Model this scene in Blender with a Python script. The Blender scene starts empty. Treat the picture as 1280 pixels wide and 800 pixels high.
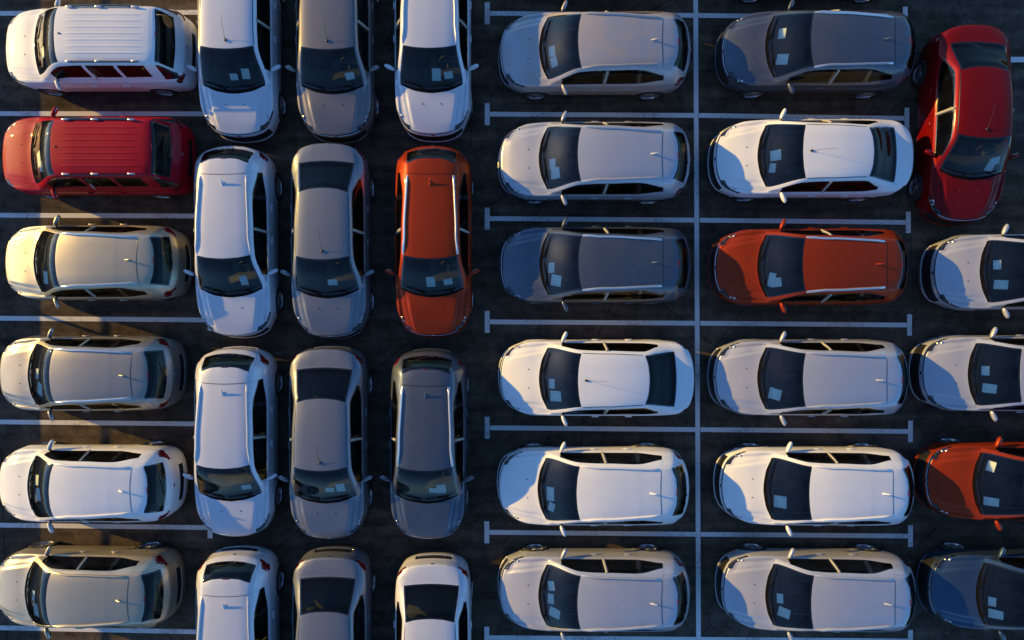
import bpy, math, random
import numpy as np
from mathutils import Vector, Matrix, noise
R = math.radians
random.seed(7)
scene = bpy.context.scene
col = scene.collection

# ------------------------------------------------------------------ camera
CAM_H = 16.45
cam_d = bpy.data.cameras.new('camera'); cam = bpy.data.objects.new('camera', cam_d); col.objects.link(cam)
cam.location = (0, 0, CAM_H); cam.rotation_euler = (0, 0, 0)
cam_d.sensor_width = 36; cam_d.lens = 24.0
cam_d.clip_start = 0.1; cam_d.clip_end = 2000
scene.camera = cam
# ------------------------------------------------------------------ light
SUN_EL, SUN_DIR = R(14.0), R(161.5)          # sun low at the left of the picture, a little above its middle
sx, sy = math.cos(SUN_DIR), math.sin(SUN_DIR)
world = bpy.data.worlds.new('World'); scene.world = world; world.use_nodes = True
wn = world.node_tree; wn.nodes.clear()
sky = wn.nodes.new('ShaderNodeTexSky'); sky.sky_type = 'NISHITA'; sky.sun_disc = False
sky.sun_elevation = SUN_EL; sky.sun_rotation = math.atan2(sx, sy) % (2 * math.pi)
sky.air_density = 1.0; sky.dust_density = 0.35; sky.ozone_density = 6.0; sky.altitude = 50
bg = wn.nodes.new('ShaderNodeBackground'); bg.inputs[1].default_value = 0.15
wo = wn.nodes.new('ShaderNodeOutputWorld')
wn.links.new(sky.outputs[0], bg.inputs[0]); wn.links.new(bg.outputs[0], wo.inputs[0])
sun_d = bpy.data.lights.new('sun', 'SUN'); sun_d.energy = 4.0; sun_d.angle = R(0.5); sun_d.color = (1.0, 0.63, 0.12)
sun = bpy.data.objects.new('sun', sun_d); col.objects.link(sun)
sv = Vector((sx * math.cos(SUN_EL), sy * math.cos(SUN_EL), math.sin(SUN_EL)))
sun.rotation_euler = sv.to_track_quat('Z', 'Y').to_euler(); sun.location = sv * 60
scene.view_settings.view_transform = 'Standard'; scene.view_settings.look = 'None'
scene.view_settings.gamma = 1.0; scene.view_settings.exposure = 0.75
try: scene.view_settings.use_curve_mapping = False
except Exception: pass
scene.render.engine = 'CYCLES'
scene.cycles.transparent_max_bounces = 12

# ------------------------------------------------------------------ materials
def nodes(name):
    m = bpy.data.materials.new(name); m.use_nodes = True
    nt = m.node_tree; b = nt.nodes['Principled BSDF']
    return m, nt, b
def simple(name, c, rough=0.5, metal=0.0, coat=0.0, spec=0.5, bump=0.0, bscale=200):
    m, nt, b = nodes(name)
    b.inputs['Base Color'].default_value = (*c, 1); b.inputs['Roughness'].default_value = rough
    b.inputs['Metallic'].default_value = metal; b.inputs['Coat Weight'].default_value = coat
    b.inputs['Coat Roughness'].default_value = 0.04; b.inputs['Specular IOR Level'].default_value = spec
    if bump:
        t = nt.nodes.new('ShaderNodeTexCoord'); n = nt.nodes.new('ShaderNodeTexNoise'); n.inputs['Scale'].default_value = bscale
        bp = nt.nodes.new('ShaderNodeBump'); bp.inputs['Strength'].default_value = bump; bp.inputs['Distance'].default_value = 0.01
        nt.links.new(t.outputs['Object'], n.inputs['Vector']); nt.links.new(n.outputs['Fac'], bp.inputs['Height'])
        nt.links.new(bp.outputs['Normal'], b.inputs['Normal'])
    return m
def paint(name, c, metal=0.0, rough=0.35, dust=0.12, dustc=(0.30, 0.25, 0.19), coat=0.9, spec=0.25):
    """lacquered car paint with a film of dust in uneven patches and fine flake grain"""
    m, nt, b = nodes(name); L = nt.links.new; N = nt.nodes.new
    t = N('ShaderNodeTexCoord'); oi = N('ShaderNodeObjectInfo')
    ad = N('ShaderNodeVectorMath'); ad.operation = 'ADD'
    L(t.outputs['Object'], ad.inputs[0]); L(oi.outputs['Location'], ad.inputs[1])
    n1 = N('ShaderNodeTexNoise'); n1.inputs['Scale'].default_value = 2.3; n1.inputs['Detail'].default_value = 7; n1.inputs['Roughness'].default_value = 0.6
    n2 = N('ShaderNodeTexNoise'); n2.inputs['Scale'].default_value = 90; n2.inputs['Detail'].default_value = 3
    L(ad.outputs[0], n1.inputs['Vector']); L(ad.outputs[0], n2.inputs['Vector'])
    mr = N('ShaderNodeMapRange'); mr.inputs[1].default_value = 0.38; mr.inputs[2].default_value = 0.75
    mr.inputs[3].default_value = dust * 0.25; mr.inputs[4].default_value = dust * 1.7
    L(n1.outputs['Fac'], mr.inputs[0])
    mu = N('ShaderNodeMath'); mu.operation = 'MULTIPLY'; L(mr.outputs[0], mu.inputs[0])
    m2 = N('ShaderNodeMapRange'); m2.inputs[1].default_value = 0.3; m2.inputs[2].default_value = 0.7; m2.inputs[3].default_value = 0.6; m2.inputs[4].default_value = 1.4
    L(n2.outputs['Fac'], m2.inputs[0]); L(m2.outputs[0], mu.inputs[1])
    mx = N('ShaderNodeMix'); mx.data_type = 'RGBA'; mx.inputs[6].default_value = (*c, 1); mx.inputs[7].default_value = (*dustc, 1)
    L(mu.outputs[0], mx.inputs[0]); L(mx.outputs[2], b.inputs['Base Color'])
    mm = N('ShaderNodeMapRange'); mm.inputs[3].default_value = metal; mm.inputs[4].default_value = 0.0
    L(mu.outputs[0], mm.inputs[0]); L(mm.outputs[0], b.inputs['Metallic'])
    b.inputs['Roughness'].default_value = rough; b.inputs['Specular IOR Level'].default_value = spec
    b.inputs['Coat Weight'].default_value = coat
    cr = N('ShaderNodeMapRange'); cr.inputs[2].default_value = 0.4; cr.inputs[3].default_value = 0.03; cr.inputs[4].default_value = 0.16
    L(mu.outputs[0], cr.inputs[0]); L(cr.outputs[0], b.inputs['Coat Roughness'])
    return m
def glass(name, tint, refl=1.0, dusty=0.02, rough=0.0, film=0.0):
    m, nt, b = nodes(name); nt.nodes.remove(b); L = nt.links.new; N = nt.nodes.new
    out = nt.nodes['Material Output']
    tr = N('ShaderNodeBsdfTransparent'); tr.inputs[0].default_value = (*tint, 1)
    gl = N('ShaderNodeBsdfGlossy'); gl.inputs['Roughness'].default_value = rough; gl.inputs[0].default_value = (refl, refl, refl, 1)
    fr = N('ShaderNodeFresnel'); fr.inputs[0].default_value = 1.52
    df = N('ShaderNodeBsdfDiffuse'); df.inputs[0].default_value = (0.38, 0.36, 0.31, 1)
    t = N('ShaderNodeTexCoord'); n1 = N('ShaderNodeTexNoise'); n1.inputs['Scale'].default_value = 3; n1.inputs['Detail'].default_value = 6
    L(t.outputs['Object'], n1.inputs['Vector'])
    mr = N('ShaderNodeMapRange'); mr.inputs[1].default_value = 0.3; mr.inputs[2].default_value = 0.8; mr.inputs[3].default_value = dusty * 0.4; mr.inputs[4].default_value = dusty * 1.8
    L(n1.outputs['Fac'], mr.inputs[0])
    a = N('ShaderNodeMixShader'); L(mr.outputs[0], a.inputs[0]); L(tr.outputs[0], a.inputs[1]); L(df.outputs[0], a.inputs[2])
    s = N('ShaderNodeMixShader'); L(fr.outputs[0], s.inputs[0]); L(a.outputs[0], s.inputs[1]); L(gl.outputs[0], s.inputs[2])
    if film:                                  # thin dried-on dust film: a broad sheen towards a low sun
        g2 = N('ShaderNodeBsdfGlossy'); g2.inputs['Roughness'].default_value = 0.42; g2.inputs[0].default_value = (.9, .88, .84, 1)
        fm = N('ShaderNodeMapRange'); fm.inputs[1].default_value = 0.3; fm.inputs[2].default_value = 0.75; fm.inputs[3].default_value = film * .6; fm.inputs[4].default_value = film * 1.5
        L(n1.outputs['Fac'], fm.inputs[0])
        s2 = N('ShaderNodeMixShader'); L(fm.outputs[0], s2.inputs[0]); L(s.outputs[0], s2.inputs[1]); L(g2.outputs[0], s2.inputs[2]); s = s2
    L(s.outputs[0], out.inputs[0])
    return m

PAINT = {
 'white':   paint('white_paint', (0.76, 0.76, 0.75), 0.0, 0.55, 0.05, coat=0.6),
 'pearl':   paint('pearl_white_paint', (0.60, 0.61, 0.65), 0.2, 0.42, 0.06),
 'silver':  paint('silver_paint', (0.47, 0.485, 0.53), 0.40, 0.42, 0.10),
 'dusty':   paint('dusty_silver_paint', (0.42, 0.42, 0.45), 0.45, 0.44, 0.50, (0.42, 0.33, 0.27)),
 'beige':   paint('champagne_paint', (0.50, 0.44, 0.32), 0.8, 0.46, 0.12),
 'taupe':   paint('grey_beige_paint', (0.34, 0.32, 0.29), 0.8, 0.46, 0.12),
 'grey':    paint('mid_grey_paint', (0.19, 0.18, 0.185), 0.6, 0.46, 0.08),
 'steel':   paint('steel_grey_paint', (0.18, 0.195, 0.225), 0.6, 0.46, 0.07),
 'dark':    paint('dark_slate_paint', (0.08, 0.10, 0.135), 0.65, 0.45, 0.07),
 'navy':    paint('dark_blue_paint', (0.04, 0.085, 0.15), 0.8, 0.45, 0.04),
 'orange':  paint('copper_orange_paint', (0.33, 0.034, 0.006), 0.5, 0.45, 0.006, coat=0.25, spec=0.12),
 'red':     paint('deep_red_paint', (0.165, 0.0015, 0.0015), 0.3, 0.45, 0.006, coat=0.3, spec=0.1),
 'crimson': paint('crimson_paint', (0.36, 0.002, 0.012), 0.0, 0.5, 0.005, coat=0.3, spec=0.08),
}
M = {
 'black': simple('black_gap', (0.006, 0.006, 0.007), 0.8, spec=0.1),
 'trim': simple('black_trim', (0.012, 0.012, 0.013), 0.35, bump=0.1),
 'matt': simple('matt_black_plastic', (0.008, 0.008, 0.009), 0.9, spec=0.0, bump=0.2),
 'gloss_black': simple('gloss_black', (0.008, 0.008, 0.01), 0.12, coat=0.6),
 'rubber': simple('tyre_rubber', (0.022, 0.021, 0.02), 0.85, bump=0.3),
 'alloy': simple('wheel_alloy', (0.42, 0.42, 0.43), 0.35, 0.8),
 'chrome': simple('chrome', (0.75, 0.76, 0.78), 0.14, 1.0),
 'rail': simple('satin_rail', (0.62, 0.63, 0.66), 0.28, 0.75),
 'dash': simple('dashboard_plastic', (0.013, 0.013, 0.012), 0.6, bump=0.3),
 'seat': simple('seat_fabric', (0.030, 0.028, 0.026), 0.9, bump=0.6, bscale=90),
 'tan': simple('sunlit_boot_trim', (0.42, 0.36, 0.22), 0.8),  # warm sunlight on the boot end put into the colour
 'shelf': simple('boot_cover_fabric', (0.07, 0.065, 0.06), 0.85, bump=0.4),
 'pillar': simple('light_pillar_trim', (0.36, 0.34, 0.28), 0.7),
 'windscreen': glass('tinted_windscreen', (0.90, 0.97, 0.92), 0.85, 0.003, film=0.003),
 'side_glass': glass('side_window_glass', (0.66, 0.72, 0.64), 0.42, 0.005),
 'lens': glass('clear_lamp_lens', (0.9, 0.9, 0.9), 1.0, 0.02),
 'red_lens': simple('red_lamp_lens', (0.15, 0.003, 0.005), 0.12, coat=1.0),
 'lamp_inner': simple('lamp_reflector', (0.5, 0.51, 0.54), 0.22, 0.85, bump=0.6, bscale=40),
}
def paper_mat(k):
    m, nt, b = nodes('printed_paper'); L = nt.links.new; N = nt.nodes.new
    t = N('ShaderNodeTexCoord'); sp = N('ShaderNodeSeparateXYZ'); L(t.outputs['Generated'], sp.inputs[0])
    mu = N('ShaderNodeMath'); mu.operation = 'MULTIPLY'; mu.inputs[1].default_value = 14 + 3 * k; L(sp.outputs[0], mu.inputs[0])
    fr = N('ShaderNodeMath'); fr.operation = 'FRACT'; L(mu.outputs[0], fr.inputs[0])
    lt = N('ShaderNodeMath'); lt.operation = 'LESS_THAN'; lt.inputs[1].default_value = 0.35; L(fr.outputs[0], lt.inputs[0])
    n = N('ShaderNodeTexNoise'); n.inputs['Scale'].default_value = 9; L(t.outputs['Generated'], n.inputs['Vector'])
    gt = N('ShaderNodeMath'); gt.operation = 'GREATER_THAN'; gt.inputs[1].default_value = 0.50; L(n.outputs['Fac'], gt.inputs[0])
    an = N('ShaderNodeMath'); an.operation = 'MULTIPLY'; L(lt.outputs[0], an.inputs[0]); L(gt.outputs[0], an.inputs[1])
    mx = N('ShaderNodeMix'); mx.data_type = 'RGBA'; mx.inputs[6].default_value = (0.90, 0.92, 0.90, 1); mx.inputs[7].default_value = (0.45, 0.50, 0.50, 1)
    L(an.outputs[0], mx.inputs[0]); L(mx.outputs[2], b.inputs['Base Color']); b.inputs['Roughness'].default_value = 0.6
    return m
PAPER = [paper_mat(0), paper_mat(1), paper_mat(2)]

# ------------------------------------------------------------------ small helpers
def link(name, me, parent=None, mats=()):
    o = bpy.data.objects.new(name, me); col.objects.link(o)
    if parent: o.parent = parent
    return o
def mesh_of(name, V, F, mats, mi=None, smooth=False, normals=None):
    me = bpy.data.meshes.new(name); me.from_pydata([tuple(v) for v in V], [], [tuple(f) for f in F])
    for m in mats: me.materials.append(m)
    if mi is not None: me.polygons.foreach_set('material_index', mi)
    me.polygons.foreach_set('use_smooth', [bool(smooth)] * len(F))
    me.update()
    if normals is not None: me.normals_split_custom_set_from_vertices([tuple(n) for n in normals])
    return me
class Geo:
    def __init__(s): s.V = []; s.F = []; s.mi = []
    def add(s, V, F, m=0):
        o = len(s.V); s.V += [tuple(v) for v in V]; s.F += [tuple(i + o for i in f) for f in F]; s.mi += [m] * len(F)
    def box(s, c, d, m=0, rot=None, taper=1.0, bevel=0.0):
        """box with chamfered vertical edges and chamfered top when bevel > 0"""
        hx, hy, hz = d[0] / 2, d[1] / 2, d[2] / 2; b = min(bevel, hx * .9, hy * .9, hz * .9)
        if b <= 0:
            pts = [(-hx, -hy), (hx, -hy), (hx, hy), (-hx, hy)]; rings = [(1, -hz), (taper, hz)]
        else:
            pts = [(-hx + b, -hy), (hx - b, -hy), (hx, -hy + b), (hx, hy - b), (hx - b, hy), (-hx + b, hy), (-hx, hy - b), (-hx, -hy + b)]
            rings = [(1 - b / max(hx, hy) * .7, -hz), (1, -hz + b), (taper, hz - b), (taper * (1 - b / min(hx, hy) * .7), hz)]
        n = len(pts); V = [(x * k, y * k, z) for k, z in rings for x, y in pts]
        F = [tuple(range(n))[::-1], tuple(range((len(rings) - 1) * n, len(rings) * n))]
        for r in range(len(rings) - 1):
            for i in range(n): F.append((r * n + i, r * n + (i + 1) % n, (r + 1) * n + (i + 1) % n, (r + 1) * n + i))
        if rot is not None: V = [tuple(rot @ Vector(v)) for v in V]
        s.add([(v[0] + c[0], v[1] + c[1], v[2] + c[2]) for v in V], F, m)
    def tube(s, path, r, n=8, m=0, r2=None):
        path = [Vector(p) for p in path]; rings = []
        for i, p in enumerate(path):
            t = (path[min(i + 1, len(path) - 1)] - path[max(i - 1, 0)]).normalized()
            a = t.orthogonal().normalized() if i == 0 else (a - t * a.dot(t)).normalized()
            b = t.cross(a); rr = r if r2 is None else r + (r2 - r) * i / (len(path) - 1)
            rings.append([p + (a * math.cos(k * 2 * math.pi / n) + b * math.sin(k * 2 * math.pi / n)) * rr for k in range(n)])
        V = [v for q in rings for v in q]
        F = [(i * n + k, i * n + (k + 1) % n, (i + 1) * n + (k + 1) % n, (i + 1) * n + k) for i in range(len(path) - 1) for k in range(n)]
        F += [tuple(range(n))[::-1], tuple(range((len(path) - 1) * n, len(path) * n))]
        s.add(V, F, m)
    def lathe(s, prof, n=24, m=0, axis='y', c=(0, 0, 0), close=False):
        V = []
        for r, h in prof:
            for k in range(n):
                a = k * 2 * math.pi / n; x, z = r * math.cos(a), r * math.sin(a)
                V.append((x + c[0], h + c[1], z + c[2]) if axis == 'y' else (x + c[0], z + c[1], h + c[2]))
        F = [(i * n + k, i * n + (k + 1) % n, (i + 1) * n + (k + 1) % n, (i + 1) * n + k) for i in range(len(prof) - 1) for k in range(n)]
        if close: F.append(tuple(range((len(prof) - 1) * n, len(prof) * n)))
        s.add(V, F, m)
    def ell(s, c, d, m=0, rot=None, nu=12, nv=8, p=1.0):
        V = []; F = []
        for i in range(nv + 1):
            th = math.pi * i / nv
            for k in range(nu):
                a = 2 * math.pi * k / nu
                f = lambda q: math.copysign(abs(q) ** p, q)
                v = Vector((f(math.sin(th)) * f(math.cos(a)) * d[0], f(math.sin(th)) * f(math.sin(a)) * d[1], f(math.cos(th)) * d[2]))
                if rot is not None: v = rot @ v
                V.append((v[0] + c[0], v[1] + c[1], v[2] + c[2]))
        for i in range(nv):
            for k in range(nu): F.append((i * nu + k, (i + 1) * nu + k, (i + 1) * nu + (k + 1) % nu, i * nu + (k + 1) % nu))
        s.add(V, F, m)
    def mesh(s, name, mats, smooth=True):
        me = mesh_of(name, s.V, s.F, mats, s.mi, smooth)
        if smooth:
            try: me.set_sharp_from_angle(angle=R(40))
            except Exception: pass
        return me

def pchip(x, y, q):
    """shape-preserving cubic through (x, y[n, ...]) at q"""
    x = np.asarray(x, float); y = np.asarray(y, float); q = np.asarray(q, float)
    h = np.diff(x); hs = h.reshape((-1,) + (1,) * (y.ndim - 1)); d = np.diff(y, axis=0) / hs
    m = np.zeros_like(y)
    w1 = 2 * hs[1:] + hs[:-1]; w2 = hs[1:] + 2 * hs[:-1]
    ok = d[1:] * d[:-1] > 0
    with np.errstate(divide='ignore', invalid='ignore'):
        mm = (w1 + w2) / (w1 / d[:-1] + w2 / d[1:])
    m[1:-1] = np.where(ok, mm, 0); m[0] = d[0]; m[-1] = d[-1]
    i = np.clip(np.searchsorted(x, q, side='right') - 1, 0, len(x) - 2)
    t = ((q - x[i]) / h[i]).reshape((-1,) + (1,) * (y.ndim - 1)); hh = h[i].reshape(t.shape)
    return (y[i] * (1 + 2 * t) * (1 - t) ** 2 + m[i] * hh * t * (1 - t) ** 2 + y[i + 1] * t * t * (3 - 2 * t) + m[i + 1] * hh * t * t * (t - 1))

# ------------------------------------------------------------------ car body surface
FRONT = [
 [(.56,.785,.815),(.40,.722,.785),(.265,.630,.765),(.165,.50,.768),(.093,.27,.760),(.07,0,.756)],
 [(.66,.815,.850),(.54,.770,.840),(.44,.690,.832),(.37,.545,.862),(.33,.28,.856),(.32,0,.852)],
 [(.88,.832,.895),(.81,.797,.898),(.75,.738,.898),(.69,.620,.940),(.63,.32,.936),(.61,0,.932)],
 [(1.12,.838,.930),(1.13,.805,.942),(1.15,.768,.948),(1.12,.695,.988),(.98,.37,1.000),(.93,0,1.002)],
 [(1.19,.840,.936),(1.21,.812,.952),(1.21,.768,.990),(1.165,.708,1.010),(1.04,.37,1.024),(.995,0,1.026)],
 [(1.86,.842,.948),(1.86,.812,.975),(1.87,.665,1.345),(1.85,.592,1.41),(1.79,.31,1.450),(1.77,0,1.460)]]
def bpil(z0=0.0):
    f = lambda d: [(d,.842,.955),(d,.812,.988),(d,.648,1.375+z0),(d,.575,1.445+z0),(d,.31,1.486+z0),(d,0,1.495+z0)]
    return f
_b = bpil()
HATCH = FRONT + [_b(2.36), _b(2.44),
 [(3.14,.842,.970),(3.14,.810,1.008),(3.12,.622,1.355),(3.12,.545,1.422),(3.12,.29,1.460),(3.12,0,1.469)],
 [(3.21,.841,.973),(3.21,.808,1.012),(3.18,.622,1.348),(3.18,.542,1.416),(3.18,.29,1.455),(3.18,0,1.464)],
 [(3.66,.830,.990),(3.72,.768,1.10),(3.70,.692,1.22),(3.66,.522,1.378),(3.64,.28,1.418),(3.63,0,1.428)],
 [(3.90,.812,.990),(3.93,.768,1.06),(3.93,.695,1.16),(3.90,.530,1.335),(3.98,.28,1.362),(4.0,0,1.370)],
 [(4.02,.790,.980),(4.07,.748,.998),(4.14,.672,1.025),(4.19,.56,1.055),(4.262,.29,1.072),(4.285,0,1.075)],
 [(4.10,.755,.925),(4.17,.700,.935),(4.235,.625,.942),(4.285,.52,.948),(4.348,.28,.955),(4.368,0,.955)]]
_s = bpil(-.015)
SEDAN = FRONT + [_s(2.36), _s(2.44),
 [(3.30,.840,.970),(3.30,.806,1.010),(3.24,.625,1.30),(3.26,.545,1.375),(3.33,.28,1.404),(3.35,0,1.410)],
 [(3.62,.834,.980),(3.60,.780,1.055),(3.60,.722,1.125),(3.60,.585,1.238),(3.65,.30,1.262),(3.67,0,1.266)],
 [(3.90,.818,.983),(3.92,.772,1.022),(3.95,.700,1.070),(3.965,.620,1.100),(4.0,.33,1.115),(4.015,0,1.118)],
 [(4.08,.795,.973),(4.12,.747,1.018),(4.17,.665,1.052),(4.20,.55,1.076),(4.24,.29,1.090),(4.25,0,1.092)],
 [(4.18,.755,.94),(4.25,.703,.97),(4.31,.625,1.005),(4.355,.52,1.032),(4.405,.28,1.058),(4.42,0,1.063)]]
def _m(d, dz=0): return [(d,.852,.958),(d,.822,.99),(d,.665,1.49+dz),(d,.602,1.56+dz),(d,.31,1.62+dz),(d,0,1.632+dz)]
MPV = [
 [(.50,.80,.82),(.32,.735,.80),(.20,.64,.79),(.13,.50,.785),(.085,.26,.78),(.07,0,.778)],
 [(.60,.825,.87),(.49,.785,.87),(.42,.69,.87),(.37,.53,.878),(.33,.27,.876),(.32,0,.875)],
 [(.84,.842,.92),(.78,.805,.93),(.72,.735,.935),(.68,.60,.955),(.63,.31,.958),(.62,0,.958)],
 [(1.05,.85,.95),(1.06,.82,.965),(1.06,.77,.98),(1.03,.69,1.0),(.95,.36,1.018),(.92,0,1.022)],
 [(1.12,.85,.955),(1.14,.82,.975),(1.13,.775,1.01),(1.09,.70,1.035),(1.0,.36,1.048),(.975,0,1.052)],
 [(1.86,.852,.958),(1.86,.822,.99),(1.86,.668,1.46),(1.83,.605,1.53),(1.79,.31,1.59),(1.78,0,1.60)],
 _m(2.32), _m(2.40), _m(3.04), _m(3.12),
 [(3.80,.842,.965),(3.80,.81,1.0),(3.80,.662,1.47),(3.80,.595,1.545),(3.80,.305,1.60),(3.80,0,1.612)],
 [(4.02,.832,.965),(4.04,.80,1.0),(4.05,.66,1.43),(4.01,.590,1.51),(4.045,.30,1.565),(4.055,0,1.575)],
 [(4.20,.81,.95),(4.24,.775,.98),(4.27,.70,1.05),(4.22,.585,1.09),(4.255,.29,1.10),(4.265,0,1.10)],
 [(4.25,.78,.88),(4.31,.735,.90),(4.35,.65,.92),(4.37,.53,.93),(4.40,.28,.935),(4.41,0,.94)]]
NJ = [2, 5, 3, 9, 6]                      # dense columns per strip between the six long curves
A = 99
# rules: (part, slot, s0, s1, j0, j1); first match wins.  slots: 0 paint, 1.. see SLOT
RULES = {
 'hatch': dict(ctl=HATCH, L=4.40, fw=.88, rw=3.55, arch=.345, tyre=.315, ns=[7,6,6,2,12,10,2,12,2,9,6,6,5],
   cap=[('headlight',0,.6,.3,2),('headlight',0,.45,2,2.9),('fender',0,3,0,2),('hood',0,3,2,5),('cowl_panel',3,4,3,5),('fender',3,4.34,0,2),
     ('windshield',4,5,3,5),('front_window',4.3,6,1,2),('b_pillar',6,7,1,2),('rear_window_pane',7,8,1,2),('c_pillar',8,9,1,2),('quarter_window',9,10,1,2),
     ('front_door',4.3,6.5,0,1),('rear_door',6.5,8.6,0,1),('roof',3,10,2,5),
     ('rear_window',11,12,3,5),('tail_light',11.8,13,.5,2.0),('tail_light',12.5,13,0,.5),('tailgate',10,13,2.7,5),('rear_quarter',8,13,0,3)]),
 'sedan': dict(ctl=SEDAN, L=4.47, fw=.88, rw=3.55, arch=.345, tyre=.315, ns=[7,6,6,2,12,10,2,15,7,7,5,4],
   cap=[('headlight',0,.6,.3,2),('headlight',0,.45,2,2.9),('fender',0,3,0,2),('hood',0,3,2,5),('cowl_panel',3,4,3,5),('fender',3,4.34,0,2),
     ('windshield',4,5,3,5),('front_window',4.3,6,1,2),('b_pillar',6,7,1,2),('rear_window_pane',7,9,1,2),
     ('front_door',4.3,6.5,0,1),('rear_door',6.5,8.5,0,1),('roof',3,8,2,5),('roof',8,9.4,2,3),
     ('rear_window',8,10,3,5),('tail_light',11.4,12,0,1.6),('trunk_lid',10,12,2.4,5),('rear_quarter',7,12,0,3)]),
 'mpv': dict(ctl=MPV, L=4.46, fw=.86, rw=3.58, arch=.335, tyre=.30, ns=[7,6,6,2,12,9,2,11,2,11,4,6,4],
   cap=[('headlight',0,.6,.0,2),('headlight',0,.45,2,2.7),('fender',0,3,0,2),('hood',0,3,2,5),('cowl_panel',3,4,3,5),('fender',3,4.3,0,2),
     ('windshield',4,5,3,5),('front_window',4.4,6,1.2,1.9),('door_frame',6,7,1,2),('rear_window_pane',7,8,1.2,1.9),('door_frame',8,9,1,2),('quarter_window',9,9.9,1.2,1.9),
     ('front_door',4.3,6.5,0,1.2),('rear_door',6.5,8.5,0,1.2),('roof',3,10.6,1.9,5),('rear_quarter',8,10.6,1.2,2),
     ('corner_glass',10.8,12.2,.8,2.4),('tail_light',12.2,13,0,1.8),('rear_window',11,12,3,5),('tailgate',10.6,13,2.6,5),('door_frame',4,9,1,2),('rear_quarter',8,13,0,3)]),
}
def ring_rule(ty, zone, s, j, r, d):
    """panel name on the lower body; zone f/s/r, r = row fraction 0 top .. 5 bottom"""
    last = len(RULES[ty]['ctl']) - 1
    if zone == 'f':
        if r < 1.0: return 'headlight' if j < 2.6 else 'grille'
        if 1.7 < r < 4.3 and j > 2.1: return 'lower_grille'
        return 'front_bumper'
    if zone == 'r':
        if r < 1.0: return 'tail_light' if j < 2.3 else ('trunk_lid' if ty == 'sedan' else 'tailgate')
        if r < 2.4 and j > 2.3: return 'trunk_lid' if ty == 'sedan' else 'tailgate'
        if 2.6 < r < 3.6 and j > 3.4: return 'plate_recess'
        return 'rear_bumper'
    C = RULES[ty]
    if r > 4.4 and C['fw'] + .3 < d < C['rw'] - .3: return 'sill'
    if s < .5 and r < .9: return 'headlight'
    if d < C['fw'] - .17 and r > .9: return 'front_bumper'
    if s < 4.3: return 'fender'
    if s < 6.5: return 'front_door'
    sd = 8.6 if ty == 'hatch' else 8.5
    if s < sd: return 'rear_door'
    if s > last - 1.0 and r < 1.2: return 'tail_light'
    if d > C['rw'] + .2 and r > 1.5: return 'rear_bumper'
    return 'rear_quarter'
DEEP = {'headlight', 'grille', 'lower_grille', 'plate_recess'}
GLASS = {'windshield', 'front_window', 'rear_window_pane', 'quarter_window', 'rear_window'}

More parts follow.
